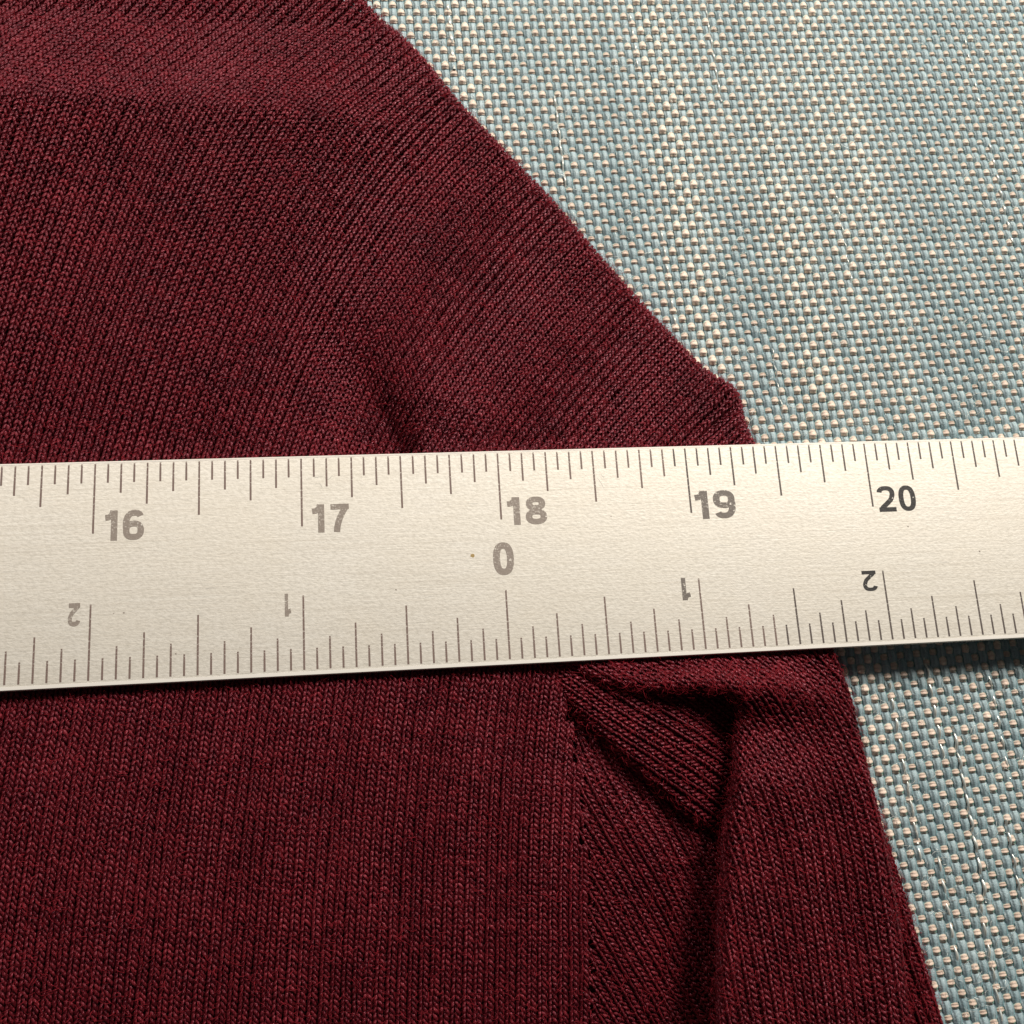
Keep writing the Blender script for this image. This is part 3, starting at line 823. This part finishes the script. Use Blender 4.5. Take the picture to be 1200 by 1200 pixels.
# a few specks on the metal
for (u, v, r) in ((553.5, 651, .010), (464, 691, .004), (1064, 617, .0045), (1148, 646, .005), (145, 718, .004), (206, 766, .004), (133, 719, .003), (716, 605, .003)):
    c_ = p2w(u, v, ZT); n = 10
    pts = [(c_[0] + r * (1 + .3 * math.sin(k * 2.3 + u)) * math.cos(2 * math.pi * k / n), c_[1] + r * (1 + .3 * math.sin(k * 1.7)) * math.sin(2 * math.pi * k / n)) for k in range(n)]
    me = bpy.data.meshes.new("speck")
    me.from_pydata([(x * IN, y * IN, (ZT + z) * IN) for z in (-.001, .0004) for x, y in pts], [], [tuple(range(n, 2 * n))] + [(k, (k + 1) % n, n + (k + 1) % n, n + k) for k in range(n)])
    link("speck", me, M_STAIN if r > .006 else M_DIGIT, ruler)

# short bright scratches
M_SCR, nt, b = new_mat("bright_scratch"); b.inputs['Base Color'].default_value = (0.97, 0.95, 0.90, 1); b.inputs['Metallic'].default_value = 0.5; b.inputs['Roughness'].default_value = 0.3
for (u, v, L, a_) in ((368, 560, .045, 5), (374, 566, .03, -60), (385, 562, .03, 40), (700, 560, .07, -62), (704, 556, .03, -50), (1018, 708, .03, 60), (140, 520 + 90, .02, 10), (498, 700, .05, 3), (240, 690, .06, 2), (840, 640, .08, 1), (1100, 660, .06, 2), (560, 590, .05, 178)):
    c_ = p2w(u, v, ZT)
    me = slab("scratch", [((0, -.0012), (0, .0012)), ((L * .5, -.0016 + .002), (L * .5, .0016 + .002)), ((L, -.0006), (L, .0006))], 0.0003)
    o = link("scratch", me, M_SCR, ruler); o.location = (c_[0] * IN, c_[1] * IN, (ZT - 0.0001) * IN); o.rotation_euler = (0, 0, math.radians(a_))

# polished arrises along both long edges
M_EDGE, nt, b = new_mat("polished_edge"); b.inputs['Base Color'].default_value = (0.97, 0.955, 0.92, 1); b.inputs['Metallic'].default_value = 0.15; b.inputs['Roughness'].default_value = 0.38
for (ya, yb) in ((Y1 + 0.0035, Y1 + 0.0195), (Y0 - 0.009, Y0 - 0.004)):
    me = slab("polished_edge", [((-5.0, ya), (-5.0, yb)), ((7.0, ya), (7.0, yb))], 0.0007)
    o = link("polished_edge", me, M_EDGE, ruler); o.location = (0, 0, (ZT - 0.0002) * IN)
